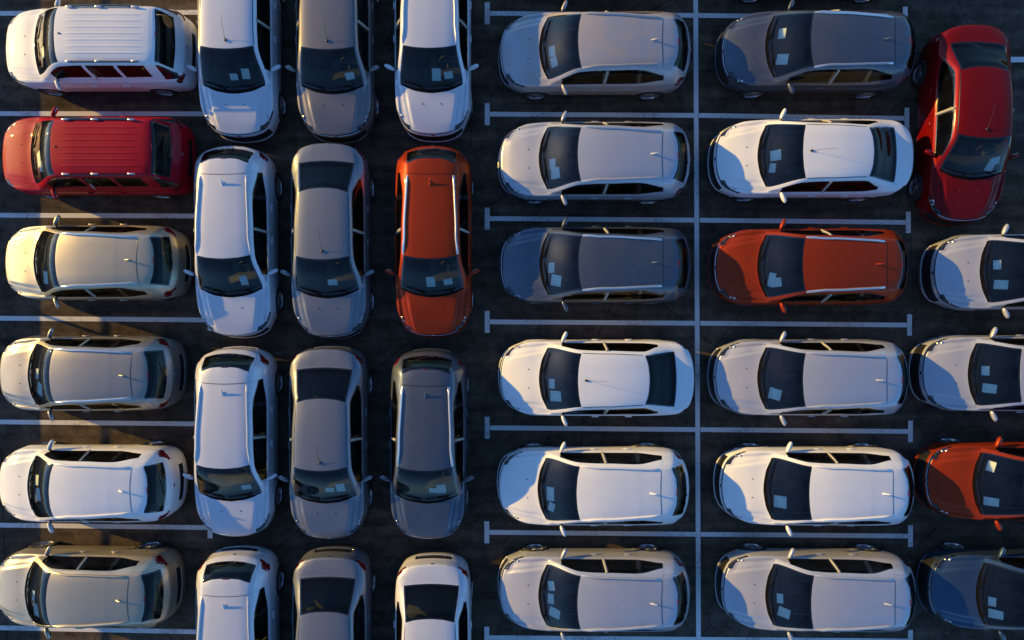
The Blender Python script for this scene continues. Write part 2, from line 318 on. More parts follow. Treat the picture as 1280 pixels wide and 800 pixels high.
class Body:
    def __init__(B, ty):
        C = RULES[ty]; B.ty = ty; B.C = C
        ctl = np.array(C['ctl'], float); N = len(ctl)
        ks = np.concatenate([[0], np.cumsum(np.linalg.norm(np.diff(ctl, axis=0), axis=2).mean(axis=1))])
        S = [0.0]
        for i, n in enumerate(C['ns']): S += [i + (k + 1) / n for k in range(n)]
        B.S = np.array(S); q = np.interp(B.S, np.arange(N), ks)
        cur = pchip(ks, ctl, q)                              # (M,6,3)
        J = [0.0]
        for i, n in enumerate(NJ): J += [i + (k + 1) / n for k in range(n)]
        B.J = np.array(J); nh = len(J)
        rows = []
        for row in cur:
            full = np.concatenate([row, row[:5][::-1] * np.array([1, -1, 1])])
            kc = np.concatenate([[0], np.cumsum(np.linalg.norm(np.diff(full, axis=0), axis=1))])
            qq = np.interp(B.J, np.arange(11), kc)
            rows.append(pchip(kc, full, qq))
        G = np.array(rows)                                   # (M, nh, 3) left half (y > 0)
        B.M = len(S); B.nh = nh; B.nw = 2 * nh - 1
        Rt = G[:, :-1][:, ::-1] * np.array([1, -1, 1])
        B.G = np.concatenate([G, Rt], axis=1)                # j index 0..nw-1 left -> right
        B.Jw = np.concatenate([B.J, B.J[:-1][::-1]])
        st = np.clip((np.minimum(B.Jw, 99) - 2.62) / .38, 0, 1); st = st * st * (3 - 2 * st)
        fs = np.clip(B.S / .9, 0, 1) * np.clip((3.05 - B.S) / .15, 0, 1)
        B.G[:, :, 2] += .006 * fs[:, None] * (st[None, :] - 1)
        ay = np.abs(B.G[:, :, 1]); yc = np.interp(B.S, [0, 3], [.40, .575])[:, None]
        q1 = np.clip((ay - yc) / .045, 0, 1); q2 = np.clip((ay - .66) / .12, 0, 1)
        fs = np.clip((B.S - .2) / .6, 0, 1) * np.clip((3.02 - B.S) / .7, 0, 1)
        B.G[:, :, 2] -= (.036 if ty != 'mpv' else .010) * fs[:, None] * (q1 * q1 * (3 - 2 * q1)) * (1 - q2 * q2 * (3 - 2 * q2))
        V = list(B.G.reshape(-1, 3)); idx = lambda i, j: i * B.nw + j
        cells = []                                           # (quad, panel, side)
        def cap_panel(s, j):
            for (nm, s0, s1, j0, j1) in C['cap']:
                if s0 <= s <= s1 and j0 <= j <= j1: return nm
            return 'roof'
        for i in range(B.M - 1):
            for j in range(B.nw - 1):
                s = (B.S[i] + B.S[i + 1]) / 2; jj = (B.Jw[j] + B.Jw[j + 1]) / 2
                side = 1 if j < nh - 1 else -1
                cells.append(((idx(i, j), idx(i + 1, j), idx(i + 1, j + 1), idx(i, j + 1)), cap_panel(s, jj), side))
        # boundary loop (front centre -> left side -> rear -> right side -> front centre)
        loop = []
        for j in range(nh - 1, -1, -1): loop.append((idx(0, j), 'f', 0, B.Jw[j], 1))
        for i in range(1, B.M): loop.append((idx(i, 0), 's', B.S[i], 0, 1))
        for j in range(1, B.nw): loop.append((idx(B.M - 1, j), 'r', N - 1, B.Jw[j], 1 if j < nh else -1))
        for i in range(B.M - 2, -1, -1): loop.append((idx(i, B.nw - 1), 's', B.S[i], 0, -1))
        for j in range(B.nw - 2, nh - 1, -1): loop.append((idx(0, j), 'f', 0, B.Jw[j], -1))
        n = len(loop); P = np.array([V[l[0]] for l in loop])
        P2 = P[:, :2]; T = np.roll(P2, -1, 0) - np.roll(P2, 1, 0)
        nor = np.stack([T[:, 1], -T[:, 0]], 1)                # outward check below
        nor /= np.linalg.norm(nor, axis=1)[:, None] + 1e-9
        cen = P2.mean(0); sgn = np.sign(((P2 - cen) * nor).sum(1).mean()); nor *= sgn
        for _ in range(3): nor = (np.roll(nor, 1, 0) + nor * 2 + np.roll(nor, -1, 0)) / 4
        nor /= np.linalg.norm(nor, axis=1)[:, None]
        # profiles at six levels: offset, absolute height (level 0 is the loop itself)
        RW = 12; rr = np.linspace(0, 5, RW + 1)
        side_o = pchip(range(6), [0, .014, .034, .016, .000, -.035], rr)
        fr_o = pchip(range(6), [0, .022, .040, .075, .080, .045], rr)
        re_o = pchip(range(6), [0, .012, .020, .050, .055, .020], rr)
        side_f = pchip(range(6), [1, .88, .66, .45, .24, 0], rr)
        fr_f = pchip(range(6), [1, .86, .74, .50, .26, 0], rr)
        re_f = pchip(range(6), [1, .84, .66, .48, .26, 0], rr)
        if ty == 'mpv': re_o[2:] += .0
        wf = np.clip(-nor[:, 0], 0, 1) ** 1.5; wr = np.clip(nor[:, 0], 0, 1) ** 1.5; ws = 1 - wf - wr
        zlow = .20 * ws + .20 * wf + .26 * wr
        rows_i = [[l[0] for l in loop]]
        for r in range(1, RW + 1):
            o = side_o[r] * ws + fr_o[r] * wf + re_o[r] * wr
            f = side_f[r] * ws + fr_f[r] * wf + re_f[r] * wr
            st = len(V)
            for k in range(n):
                V.append(np.array([P[k, 0] + nor[k, 0] * o[k], P[k, 1] + nor[k, 1] * o[k], zlow[k] + (P[k, 2] - zlow[k]) * f[k]]))
            rows_i.append(list(range(st, st + n)))
        V = np.array(V)
        # wheel arches: snap to a circle, drop the cells inside, flare the lip
        inside = np.zeros(len(V), bool)
        for wc in (C['fw'], C['rw']):
            zc = C['tyre'] + .005
            for r in range(1, RW + 1):
                for k in rows_i[r]:
                    v = V[k]
                    if abs(v[1]) < .68: continue
                    dx, dz = v[0] - wc, v[2] - zc; dd = math.hypot(dx, dz)
                    if abs(dd - C['arch']) < .030 and dz > -.12:
                        V[k, 0] = wc + dx / dd * C['arch']; V[k, 2] = zc + dz / dd * C['arch']; dd = C['arch']
                    if dd < C['arch'] + .001: inside[k] = True
                    if C['arch'] - .001 <= dd < C['arch'] + .07: V[k, 1] += math.copysign(.014 * (1 - (dd - C['arch']) / .07), v[1])
        for r in range(RW):
            for k in range(n):
                k2 = (k + 1) % n; a = rows_i[r][k]; b = rows_i[r][k2]; c = rows_i[r + 1][k2]; d_ = rows_i[r + 1][k]
                if inside[a] and inside[b] and inside[c] and inside[d_]: continue
                l1, l2 = loop[k], loop[k2]
                zone = l1[1] if l1[1] == l2[1] else ('s' if 's' in (l1[1], l2[1]) else 'f')
                s = (l1[2] + l2[2]) / 2; jj = (l1[3] + l2[3]) / 2
                if l1[1] != l2[1]: s = max(l1[2], l2[2]) if l1[2] > 1 or l2[2] > 1 else s
                dmid = (V[a, 0] + V[b, 0]) / 2
                side = l1[4] if l1[4] == l2[4] else (l1[4] if l1[1] == 's' else l2[4])
                cells.append(((a, d_, c, b), ring_rule(ty, zone, s, jj, (rr[r] + rr[r + 1]) / 2, dmid), side))
        V[:, 0] = C['L'] / 2 - (V[:, 0] + .0)                # nose at +x
        B.V = V; B.cells = cells; B.bottom = rows_i[-1]
        # normals
        Nn = np.zeros_like(V); Q = np.array([c[0] for c in cells])
        fn = np.cross(V[Q[:, 2]] - V[Q[:, 0]], V[Q[:, 3]] - V[Q[:, 1]])
        Fc = V[Q].mean(1); 
        out = Fc - np.array([0, 0, .6]); out[:, 0] *= .35
        flip = (fn * out).sum(1) < 0
        fn[flip] *= -1
        Q[flip] = Q[flip][:, ::-1]
        ln = np.linalg.norm(fn, axis=1)[:, None] + 1e-12
        for c in range(4): np.add.at(Nn, Q[:, c], fn / np.sqrt(ln))
        Nn /= np.linalg.norm(Nn, axis=1)[:, None] + 1e-12
        B.N = Nn; B.Q = Q; B.Fc = Fc
        B.groups = {}
        mono = {'hood', 'roof', 'windshield', 'rear_window', 'tailgate', 'trunk_lid', 'cowl_panel', 'front_bumper', 'rear_bumper', 'grille', 'lower_grille', 'plate_recess'}
        for ci, c in enumerate(cells):
            B.groups.setdefault((c[1], 0 if c[1] in mono else c[2]), []).append(ci)
        # a panel that falls into separate islands becomes one part per island
        split = {}
        for key, cl in list(B.groups.items()):
            par = {}
            def find(a):
                while par.setdefault(a, a) != a: a = par[a]
                return a
            for ci in cl:
                q = B.Q[ci]
                for v in q[1:]: par[find(int(q[0]))] = find(int(v))
            comp = {}
            for ci in cl: comp.setdefault(find(int(B.Q[ci][0])), []).append(ci)
            cs = sorted(comp.values(), key=len, reverse=True)
            for k, c in enumerate(cs):
                split[(key[0], key[1]) if k == 0 else (key[0], key[1] + 10 * k)] = c
        B.groups = split
        # surface lookup grid
        B.Gv = V[:B.M * B.nw].reshape(B.M, B.nw, 3); B.Gn = Nn[:B.M * B.nw].reshape(B.M, B.nw, 3)
    def at(B, s, j, side=1):
        """point and normal on the upper surface at station s, long curve j (0 shoulder .. 5 centre)"""
        fi = np.interp(s, B.S, np.arange(B.M)); fj = np.interp(j, B.J, np.arange(B.nh))
        if side < 0: fj = B.nw - 1 - fj
        i0, j0 = min(int(fi), B.M - 2), min(int(fj), B.nw - 2); a, b = fi - i0, fj - j0
        g = lambda A_: (A_[i0, j0] * (1 - a) * (1 - b) + A_[i0 + 1, j0] * a * (1 - b) + A_[i0, j0 + 1] * (1 - a) * b + A_[i0 + 1, j0 + 1] * a * b)
        n = Vector(g(B.Gn)).normalized()
        return Vector(g(B.Gv)), n
    def dy(B, d, y):
        """point and normal on the top surface at distance d from the nose and lateral y"""
        x = B.C['L'] / 2 - d; G = B.Gv.reshape(-1, 3)
        w = (G[:, 0] - x) ** 2 + (G[:, 1] - y) ** 2; ks = np.argsort(w)[:6]; ww = 1 / (w[ks] + 1e-5); ww /= ww.sum()
        p = (G[ks] * ww[:, None]).sum(0); nn = (B.Gn.reshape(-1, 3)[ks] * ww[:, None]).sum(0)
        nn = Vector(nn).normalized()
        z = p[2] - (nn[0] * (x - p[0]) + nn[1] * (y - p[1])) / max(nn[2], .2)
        return Vector((x, y, z)), nn
    def panel(B, name, cis, gap=.0035, skirt=.016, drop=0.0, seal=0.0, bulge=0.0):
        Q = B.Q[cis]; used = np.unique(Q); mp = {int(u): k for k, u in enumerate(used)}
        ec = {}
        for q in Q:
            for a in range(4):
                e = (int(q[a]), int(q[(a + 1) % 4])); ec.setdefault((min(e), max(e)), []).append(e)
        bnd = [v[0] for v in ec.values() if len(v) == 1]
        dirs = {}
        for ci, q in zip(cis, Q):
            for v in q:
                dirs.setdefault(int(v), []).append(ci)
        P = B.V[used].copy(); Nn = B.N[used].copy(); P -= Nn * drop
        bset = {}
        for a, b in bnd: bset.setdefault(a, []).append(b); bset.setdefault(b, []).append(a)
        inw = {}
        # inward direction from boundary edges: perpendicular to the edge in the surface
        cen_of = {}
        for a, b in bnd:
            for ci in set(dirs[a]) & set(dirs[b]):
                if a in B.Q[ci] and b in B.Q[ci]:
                    e = B.V[b] - B.V[a]; c = B.Fc[ci] - (B.V[a] + B.V[b]) / 2
                    e = e / (np.linalg.norm(e) + 1e-9); c = c - e * c.dot(e); c /= np.linalg.norm(c) + 1e-9
                    for v in (a, b): cen_of.setdefault(v, []).append(c)
        for v, cs in cen_of.items():
            c = np.sum(cs, 0); l = np.linalg.norm(c)
            if l > .3: c = c / l * min(1.3, 2 / l if len(cs) > 1 else 1)
            inw[v] = c
        for v, c in inw.items(): P[mp[v]] += c * gap
        V = list(P); NN = list(Nn); F = [tuple(mp[int(v)] for v in q) for q in Q]; mi = [0] * len(F)
        sk = {}
        for v, c in inw.items():
            sk[v] = (len(V), len(V) + 1)
            V.append(P[mp[v]]); NN.append((-c + Nn[mp[v]] * .6) / 1.2)
            V.append(P[mp[v]] - Nn[mp[v]] * skirt); NN.append(-c)
        for a, b in bnd:
            if a in sk and b in sk:
                F.append((sk[b][0], sk[a][0], sk[a][1], sk[b][1])); mi.append(0)
        if seal:
            sl = {}
            for v, c in inw.items():
                sl[v] = (len(V), len(V) + 1)
                V.append(P[mp[v]] + Nn[mp[v]] * .0025); NN.append(Nn[mp[v]])
                V.append(P[mp[v]] + c * seal + Nn[mp[v]] * .0025); NN.append(Nn[mp[v]])
            for a, b in bnd:
                if a in sl and b in sl:
                    F.append((sl[a][0], sl[b][0], sl[b][1], sl[a][1])); mi.append(1)
        NN = [n / (np.linalg.norm(n) + 1e-9) for n in map(np.asarray, NN)]
        return V, F, mi, NN

def ridge(B, path, w, h, name, mats, foot=None, smooth=True):
    """raised strip that follows the body along path [(s, j, side)], width w, height h"""
    pts = [B.at(*p) for p in path]; V = []; F = []
    n = len(pts)
    for i, (p, nn) in enumerate(pts):
        t = (pts[min(i + 1, n - 1)][0] - pts[max(i - 1, 0)][0]).normalized(); b = nn.cross(t).normalized()
        e = min(1, min(i, n - 1 - i) / 1.5); hh = h * (e if foot is None else 1)
        lo = -.006 if foot is None else (-.006 if foot(i / (n - 1)) else h * .45)
        for (o, z) in ((-.5, lo), (-.5, hh * .6), (-.28, hh), (.28, hh), (.5, hh * .6), (.5, lo)):
            V.append(p + b * (o * w) + nn * z)
    for i in range(n - 1):
        for k in range(6): F.append((i * 6 + k, i * 6 + (k + 1) % 6, (i + 1) * 6 + (k + 1) % 6, (i + 1) * 6 + k))
    F += [tuple(range(6))[::-1], tuple(range((n - 1) * 6, n * 6))]
    g = Geo(); g.add(V, F)
    return g.mesh(name, mats)

def bezel_line(n, a, b): return [a + (b - a) * i / n for i in range(n + 1)]

class Template:
    """list of (name, mesh, matrix, parent index, slot to override with paint) for one kind of car"""
    def __init__(s): s.items = []
    def add(s, name, me, parent=None, loc=(0, 0, 0), rot=None, painted=False, tag=None):
        s.items.append((name, me, Vector(loc), rot, parent, painted, tag)); return len(s.items) - 1

def make_wheel(kind, r):
    g = Geo(); w = .205
    g.lathe([(r * .66, -w * .5), (r * .9, -w * .5), (r * .985, -w * .36), (r, -w * .2), (r, w * .2), (r * .985, w * .36), (r * .9, w * .5), (r * .66, w * .5), (r * .66, -w * .5)], 32)
    tyre = g.mesh('tyre', [M['rubber']])
    g = Geo(); rr = r * .665
    g.lathe([(rr, w * .48), (rr * .95, w * .47), (rr * .90, w * .30), (rr * .88, -w * .4)], 28)
    g.lathe([(.001, w * .34), (rr * .16, w * .36), (rr * .2, w * .30)], 16)
    ns = {'hatch': 5, 'sedan': 5, 'mpv': 7}[kind]
    for k in range(ns):
        a = 2 * math.pi * k / ns
        for off in ((-.16, .16) if kind != 'mpv' else (0,)):
            c0 = Vector((math.cos(a) * rr * .12, w * .31, math.sin(a) * rr * .12)); c1 = Vector((math.cos(a + off) * rr * .93, w * .40, math.sin(a + off) * rr * .93))
            t = (c1 - c0).normalized(); b = t.cross(Vector((0, 1, 0))).normalized(); wd = .016 if kind != 'mpv' else .026
            V = []
            for p, q in ((c0, wd * 1.25), (c1, wd)):
                V += [p - b * q - Vector((0, .022, 0)), p - b * q * .8, p + b * q * .8, p + b * q - Vector((0, .022, 0))]
            g.add(V, [(0, 1, 5, 4), (1, 2, 6, 5), (2, 3, 7, 6), (3, 0, 4, 7)])
    rim = g.mesh('rim', [M['alloy']])
    g = Geo(); g.lathe([(.001, -w * .05), (rr * .87, -w * .05)], 20); g.lathe([(.001, w*.1), (rr*.55, w*.1), (rr*.55, -w*.05)], 20, 1)
    disc = g.mesh('brake_disc', [M['black'], M['alloy']])
    return tyre, rim, disc

def build_template(ty):
    B = Body(ty); C = B.C; T = Template(); L = C['L']
    PT = PAINT['white']
    shell_ci = []; pid = {}
    X = lambda d: L / 2 - d
    order = sorted(B.groups, key=lambda k: (k[0] in GLASS, k[0], k[1]))
    # glass needs its parent door first
    for (nm, side) in order:
        cis = B.groups[(nm, side)]
        if nm in GLASS:
            mats = [M['windscreen'] if nm == 'windshield' else M['side_glass'], M['gloss_black']]
            V, F, mi, NN = B.panel(nm, cis, gap=.002, skirt=.006, drop=.004, seal=.030 if nm in ('windshield', 'rear_window') else .014)
            me = mesh_of(nm, V, F, mats, mi, True, NN)
            par = {'front_window': ('front_door', side), 'rear_window_pane': ('rear_door', side), 'quarter_window': ('rear_quarter', side)}.get(nm)
            pid[(nm, side)] = T.add({'rear_window_pane': 'window', 'front_window': 'window', 'rear_window': 'rear_windshield'}.get(nm, nm), me, pid.get(par))
            continue
        if nm not in GLASS: shell_ci += cis
        painted = nm in ('hood', 'roof', 'fender', 'front_door', 'rear_door', 'rear_quarter', 'tailgate', 'trunk_lid', 'front_bumper', 'rear_bumper', 'door_frame')
        if painted:
            drop = .0
            V, F, mi, NN = B.panel(nm, cis, gap=.0035 if nm in ('hood', 'front_door', 'rear_door', 'tailgate', 'trunk_lid') else .0015, drop=drop)
            me = mesh_of(nm, V, F, [PT], mi, True, NN)
        elif nm == 'headlight':
            V, F, mi, NN = B.panel(nm, cis, gap=.003, drop=.028, skirt=.012)
            me = mesh_of(nm, V, F, [M['gloss_black']], mi, True, NN)
        elif nm == 'tail_light':
            V, F, mi, NN = B.panel(nm, cis, gap=.003, drop=-.003, skirt=.02)
            me = mesh_of(nm, V, F, [M['red_lens']], mi, True, NN)
        elif nm in ('grille', 'lower_grille', 'plate_recess'):
            V, F, mi, NN = B.panel(nm, cis, gap=.004, drop=.02, skirt=.0)
            me = mesh_of(nm, V, F, [M['trim']], mi, True, NN)
        else:
            V, F, mi, NN = B.panel(nm, cis, gap=.001, drop=.010 if nm == 'cowl_panel' else 0)
            me = mesh_of(nm, V, F, [M['gloss_black'] if 'pillar' in nm or nm == 'corner_glass' else (M['matt'] if nm == 'cowl_panel' else M['trim'])], mi, True, NN)
        pn = {'door_frame': 'window_frame'}.get(nm, nm)
        pid[(nm, side)] = T.add(pn, me, None, painted=painted)
        if nm == 'headlight':
            # bright bowls and a chrome blade under a clear lens
            V2, F2, mi2, NN2 = B.panel(nm, cis, gap=.003, drop=.0, skirt=.012)
            T.add('lens', mesh_of('lens', V2, F2, [M['lens']], mi2, True, NN2), pid[(nm, side)])
            g = Geo()
            for (s_, j_, rad) in ((.16, .75, .036), (.14, 1.25, .030)):
                p, n_ = B.at(s_, j_, side); p = p - n_ * .034
                g.ell(p, (rad * 1.25, rad * 1.25, .024), nu=12, nv=6, rot=n_.to_track_quat('Z', 'Y').to_matrix())
            for k in range(5):
                p, n_ = B.at(.05, .35 + k * .42, side); p2, _ = B.at(.05, .35 + (k + .8) * .42, side)
                g.tube([p - Vector((.0, 0, .045)), p2 - Vector((.0, 0, .045))], .009, 6)
            T.add('reflector', g.mesh('reflector', [M['lamp_inner']]), pid[(nm, side)])
    # inner shell, keeps light out behind the shut lines
    cis = np.array(shell_ci); Q = B.Q[cis]; used = np.unique(Q); mp = {int(u): k for k, u in enumerate(used)}
    deep = np.full(len(B.V), .022)
    for (nm, side), cl in B.groups.items():
        if nm in DEEP: deep[np.unique(B.Q[cl])] = .045
    P = B.V[used] - B.N[used] * deep[used][:, None]
    g = Geo(); g.add(P, [tuple(mp[int(v)] for v in q)[::-1] for q in Q])
    # floor pan and wheel housings
    bt = B.V[B.bottom]; fl = [(v[0] * .97, v[1] * .93, .2) for v in bt]; g.add(fl, [tuple(range(len(fl)))])
    for wc in (C['fw'], C['rw']):
        for sd in (1, -1):
            V = []; n = 14
            for k in range(n + 1):
                a = math.pi * (-.12 + 1.24 * k / n)
                for yy in (.50, .835):
                    V.append((X(wc) - math.cos(a) * C['arch'] * 1.0, sd * yy, C['tyre'] + .005 + math.sin(a) * C['arch'] * 1.0))
            F = [(2 * k, 2 * k + 1, 2 * k + 3, 2 * k + 2) for k in range(n)]
            F.append(tuple(range(0, 2 * n + 2, 2)))
            g.add(V, F)
    T.add('inner_shell', g.mesh('inner_shell', [M['black']]))
    # grille bars
    p0, _ = B.at(0, 5, 1)
    g = Geo()
    for zz in (-.035, -.07):
        path = []
        for k in range(17):
            jj = 2.6 + (5 - 2.6) * (1 - abs(k / 8 - 1)); sd = 1 if k < 8 else -1
            p, _n = B.at(0, jj, sd); path.append(Vector((p.x + .012, p.y, p.z + zz)))
        g.tube(path, .007, 6)
    gi = pid.get(('grille', 0)); T.add('bar', g.mesh('bar', [M['chrome']]), gi)
    g = Geo(); g.lathe([(.001, .006), (.036, .004), (.042, 0), (.042, -.01)], 20, axis='z')
    T.add('badge', g.mesh('badge', [M['chrome']]), gi, loc=(p0.x + .018, 0, p0.z - .055), rot=(0, R(80), 0))
    # wheels
    tyre, rim, disc = make_wheel(ty, C['tyre'])
    for wc in (C['fw'], C['rw']):
        for sd in (1, -1):
            g = Geo(); g.lathe([(.001, .07), (.03, .07), (.034, .055), (.034, .02)], 14); hub = g.mesh('hub', [M['alloy']])
            w = T.add('wheel', hub, None, loc=(X(wc), sd * .770, C['tyre']), rot=(0, 0, 0 if sd > 0 else math.pi))
            T.add('tyre', tyre, w); T.add('rim', rim, w); T.add('brake_disc', disc, w)
    # door handles and mirrors
    y0 = .855 if ty != 'mpv' else .868
    for sd in (1, -1):
        for key, dd in (('front_door', 2.22), ('rear_door', 2.98)):
            g = Geo(); g.box((0, 0, 0), (.17, .026, .028), bevel=.01); g.ell((0, -.012 * sd, 0), (.075, .012, .03))
            T.add('handle', g.mesh('handle', [PT]), pid[(key, sd)], loc=(X(dd), sd * (y0 + .026), .84), painted=True)
        # mirror: arm at the front corner of the side window, housing swept back
        rot = Matrix.Rotation(sd * R(24), 3, 'Z')
        zz = .99 if ty != 'mpv' else 1.02
        g = Geo(); g.ell((-.03, sd * .085, .0), (.046, .135, .060), rot=rot, nu=16, nv=10, p=.85)
        mi_ = T.add('mirror', g.mesh('mirror', [PT]), None, loc=(X(1.47), sd * .862, zz + .03), painted=True)
        g = Geo(); g.tube([(0.0, -sd * .055, -.045), (0, sd * .03, -.02), (0, sd * .07, 0)], .024, 8, r2=.018)
        T.add('arm', g.mesh('arm', [M['trim']]), mi_)
        g = Geo(); g.ell((-.072, sd * .085, 0), (.012, .105, .045), rot=rot)
        T.add('mirror_glass', g.mesh('mirror_glass', [M['chrome']]), mi_)
    # wipers
    for (yb, yt, s_) in ((.52, -.02, 1), (-.12, -.60, 1)):
        g = Geo(); pts = []
        for k in range(9):
            f = k / 8; y = yb + (yt - yb) * f
            dfront = np.interp(abs(y), [0, .37, .71], [.985, 1.03, 1.165]); p, n_ = B.dy(dfront + .055 + .02 * math.sin(f * math.pi), y); pts.append(p + n_ * .012)
        g.tube(pts, .0085, 6)
        mid = pts[4]; p, n_ = B.dy(np.interp(abs(yb), [0, .37, .71], [.97, 1.01, 1.14]), yb); g.tube([p + n_ * .004, p + n_ * .02, mid + Vector((0, 0, .012))], .009, 6)
        T.add('wiper', g.mesh('wiper', [M['matt']]))
    # washer nozzles on the hood
    for y in (.21, -.21):
        p, n_ = B.dy(.70 if ty != 'mpv' else .66, y); g = Geo(); g.ell((0, 0, .003), (.018, .012, .007))
        T.add('washer_nozzle', g.mesh('washer_nozzle', [M['trim']]), pid[('hood', 0)], loc=p)
    # roof furniture
    hot = 10 if ty != 'sedan' else 8
    if ty == 'sedan':
        p, n_ = B.dy(1.95, .0); g = Geo(); g.ell((0, 0, .012), (.04, .026, .022)); g.tube([(-.01, 0, .02), (-.24, 0, .17), (-.46, 0, .235)], .0045, 6, r2=.0025)
        T.add('antenna', g.mesh('antenna', [M['trim']]), loc=p)
        for sd in (1, -1):
            T.add('roof_moulding', ridge(B, [(s_, 2.92, sd) for s_ in bezel_line(16, 5.02, 7.95)], .016, .005, 'roof_moulding', [M['trim']]))
    elif ty == 'hatch':
        p, n_ = B.dy(3.42, .0); g = Geo(); g.ell((0, 0, .01), (.055, .026, .016)); g.ell((-.035, 0, .05), (.085, .020, .018), rot=Matrix.Rotation(R(28), 3, 'Y'), nu=10)
        T.add('antenna', g.mesh('antenna', [PT]), loc=p, painted=True)
        for sd in (1, -1):
            T.add('roof_rail', ridge(B, [(s_, 3.06 - .22 * max(0, 1 - (s_ - 5) / .9) ** 2, sd) for s_ in bezel_line(26, 5.02, 9.9)], .050, .044, 'roof_rail', [PT]), painted='rail')
        g = Geo(); p0_, n0 = B.at(9.96, 4.99, 1)
        path = [B.at(9.98, jj, sd) for jj, sd in [(3.2, 1), (3.6, 1), (4, 1), (4.5, 1), (4.99, 1), (4.5, -1), (4, -1), (3.6, -1), (3.2, -1)]]
        g.tube([a + b * -.002 for a, b in path], .006, 6)
        T.add('roof_seam', g.mesh('roof_seam', [M['trim']]))
    else:
        for k in range(7):
            y = -.42 + .14 * k
            pts = [B.dy(d_, y) for d_ in np.linspace(1.98, 3.78, 14)]; g = Geo()
            V = []; n = len(pts)
            for i, (p, n_) in enumerate(pts):
                e = 0 if i in (0, n - 1) else 1
                for (o, z) in ((-.026, -.002), (-.013, .007 * e), (.013, .007 * e), (.026, -.002)): V.append((p.x, p.y + o, p.z + z))
            g.add(V, [(i * 4 + a, i * 4 + a + 1, (i + 1) * 4 + a + 1, (i + 1) * 4 + a) for i in range(n - 1) for a in range(3)])
            T.add('roof_rib', g.mesh('roof_rib', [PT]), pid[('roof', 0)], painted=True)
        for sd in (1, -1):
            r_ = T.add('roof_rail', ridge(B, [(s_, 2.98, sd) for s_ in bezel_line(30, 5.55, 9.75)], .036, .052, 'roof_rail', [M['gloss_black']], foot=lambda f: f < .06 or f > .94 or .47 < f < .53))
            for f in (5.6, 7.6, 9.7):
                p, n_ = B.at(f, 2.98, sd); g = Geo(); g.box((0, 0, .03), (.16, .04, .06), bevel=.012)
                T.add('mount', g.mesh('mount', [M['rail']]), r_, loc=p)
        p, n_ = B.dy(1.90, 0); g = Geo(); g.ell((0, 0, .008), (.03, .02, .015)); T.add('antenna', g.mesh('antenna', [M['trim']]), loc=p)
    # brake lamp, rear wiper
    if ty != 'sedan':
        sb = 10.94; p, n_ = B.at(sb, 4.99, 1); g = Geo(); g.box((0, 0, 0), (.02, .15, .008), bevel=.003); T.add('brake_lamp', g.mesh('brake_lamp', [M['red_lens']]), pid[('tailgate', 0)], loc=p - Vector((.012, 0, -.001)))
        g = Geo(); p1, n1 = B.at(11.86, 4.6, 1); p2, n2 = B.at(11.60, 4.0, -1); g.tube([p1 + n1 * .02, (p1 + p2) / 2 + n1 * .03, p2 + n2 * .015], .009, 6); g.ell(p1 + n1 * .012, (.03, .03, .02))
        T.add('rear_wiper', g.mesh('rear_wiper', [M['trim']]), pid[('tailgate', 0)])
    # raised lettering-free badge on the tail
    last = len(C['ctl']) - 1; p, n_ = B.at(last - .02, 4.99, 1); g = Geo(); g.ell((0, 0, 0), (.008, .045, .035)); T.add('badge', g.mesh('badge', [M['chrome']]), pid.get(('tailgate', 0), pid.get(('trunk_lid', 0))), loc=(p.x - .012, 0, p.z - .06))
    # ---------------- cabin
    roofz = 1.49 if ty != 'mpv' else 1.60
    g = Geo()
    prof = [(.80, .80), (1.02, .955), (1.22, .985), (1.40, .97), (1.50, .90), (1.52, .62)]
    V = []; n = len(prof); ys = [-.76, -.55, -.3, 0, .12, .3, .55, .76]
    for d_, z_ in prof:
        for y in ys: V.append((X(d_ + .10 * (abs(y) / .76) ** 2), y * (1.0 if d_ > .9 else .9), z_ + (.025 if (.1 < y < .6 and 1.2 < d_ < 1.45) else 0) - .03 * (abs(y) / .76) ** 3))
    g.add(V, [(i * 8 + a, i * 8 + a + 1, (i + 1) * 8 + a + 1, (i + 1) * 8 + a) for i in range(n - 1) for a in range(7)])
    g.box((X(1.72), 0, .62), (.5, .2, .2), bevel=.03)
    T.add('dashboard', g.mesh('dashboard', [M['dash']]))
    g = Geo(); th = R(25); c = Vector((X(1.66), .36, .93)); up = Vector((-math.sin(th), 0, math.cos(th))).cross(Vector((0, 1, 0)))
    e1 = Vector((0, 1, 0)); e2 = Vector((-math.cos(R(65)), 0, math.sin(R(65))))
    ring = [c + e1 * math.cos(a) * .185 + e2 * math.sin(a) * .185 for a in np.linspace(0, 2 * math.pi, 25)]
    g.tube(ring, .016, 8); g.ell(c, (.03, .07, .06)); g.tube([c + e1 * .17, c - e1 * .17], .014, 6); g.tube([c, c - e2 * .17], .014, 6); g.tube([c, Vector((X(1.45), .36, .84))], .03, 8)
    T.add('steering_wheel', g.mesh('steering_wheel', [M['dash']]))
    for y in (.37, -.37):
        g = Geo(); g.box((X(2.02), y, .52), (.5, .5, .16), bevel=.05)
        g.box((X(2.32), y, .80), (.14, .48, .58), bevel=.05, rot=Matrix.Rotation(R(-18), 3, 'Y'))
        g.tube([(X(2.38), y, 1.05), (X(2.42), y, 1.16)], .03, 6)
        s_ = T.add('front_seat', g.mesh('front_seat', [M['seat']])); g = Geo(); g.box((X(2.44), y, 1.19), (.10, .27, .17), bevel=.04, rot=Matrix.Rotation(R(-14), 3, 'Y'))
        T.add('headrest', g.mesh('headrest', [M['seat']]), s_)
    g = Geo(); g.box((X(2.85), 0, .52), (.5, 1.3, .16), bevel=.05); g.box((X(3.18), 0, .76), (.14, 1.26, .52), bevel=.05, rot=Matrix.Rotation(R(-20), 3, 'Y'))
    for y in (-.4, 0, .4): g.box((X(3.26), y, 1.05), (.09, .24, .10), bevel=.035)
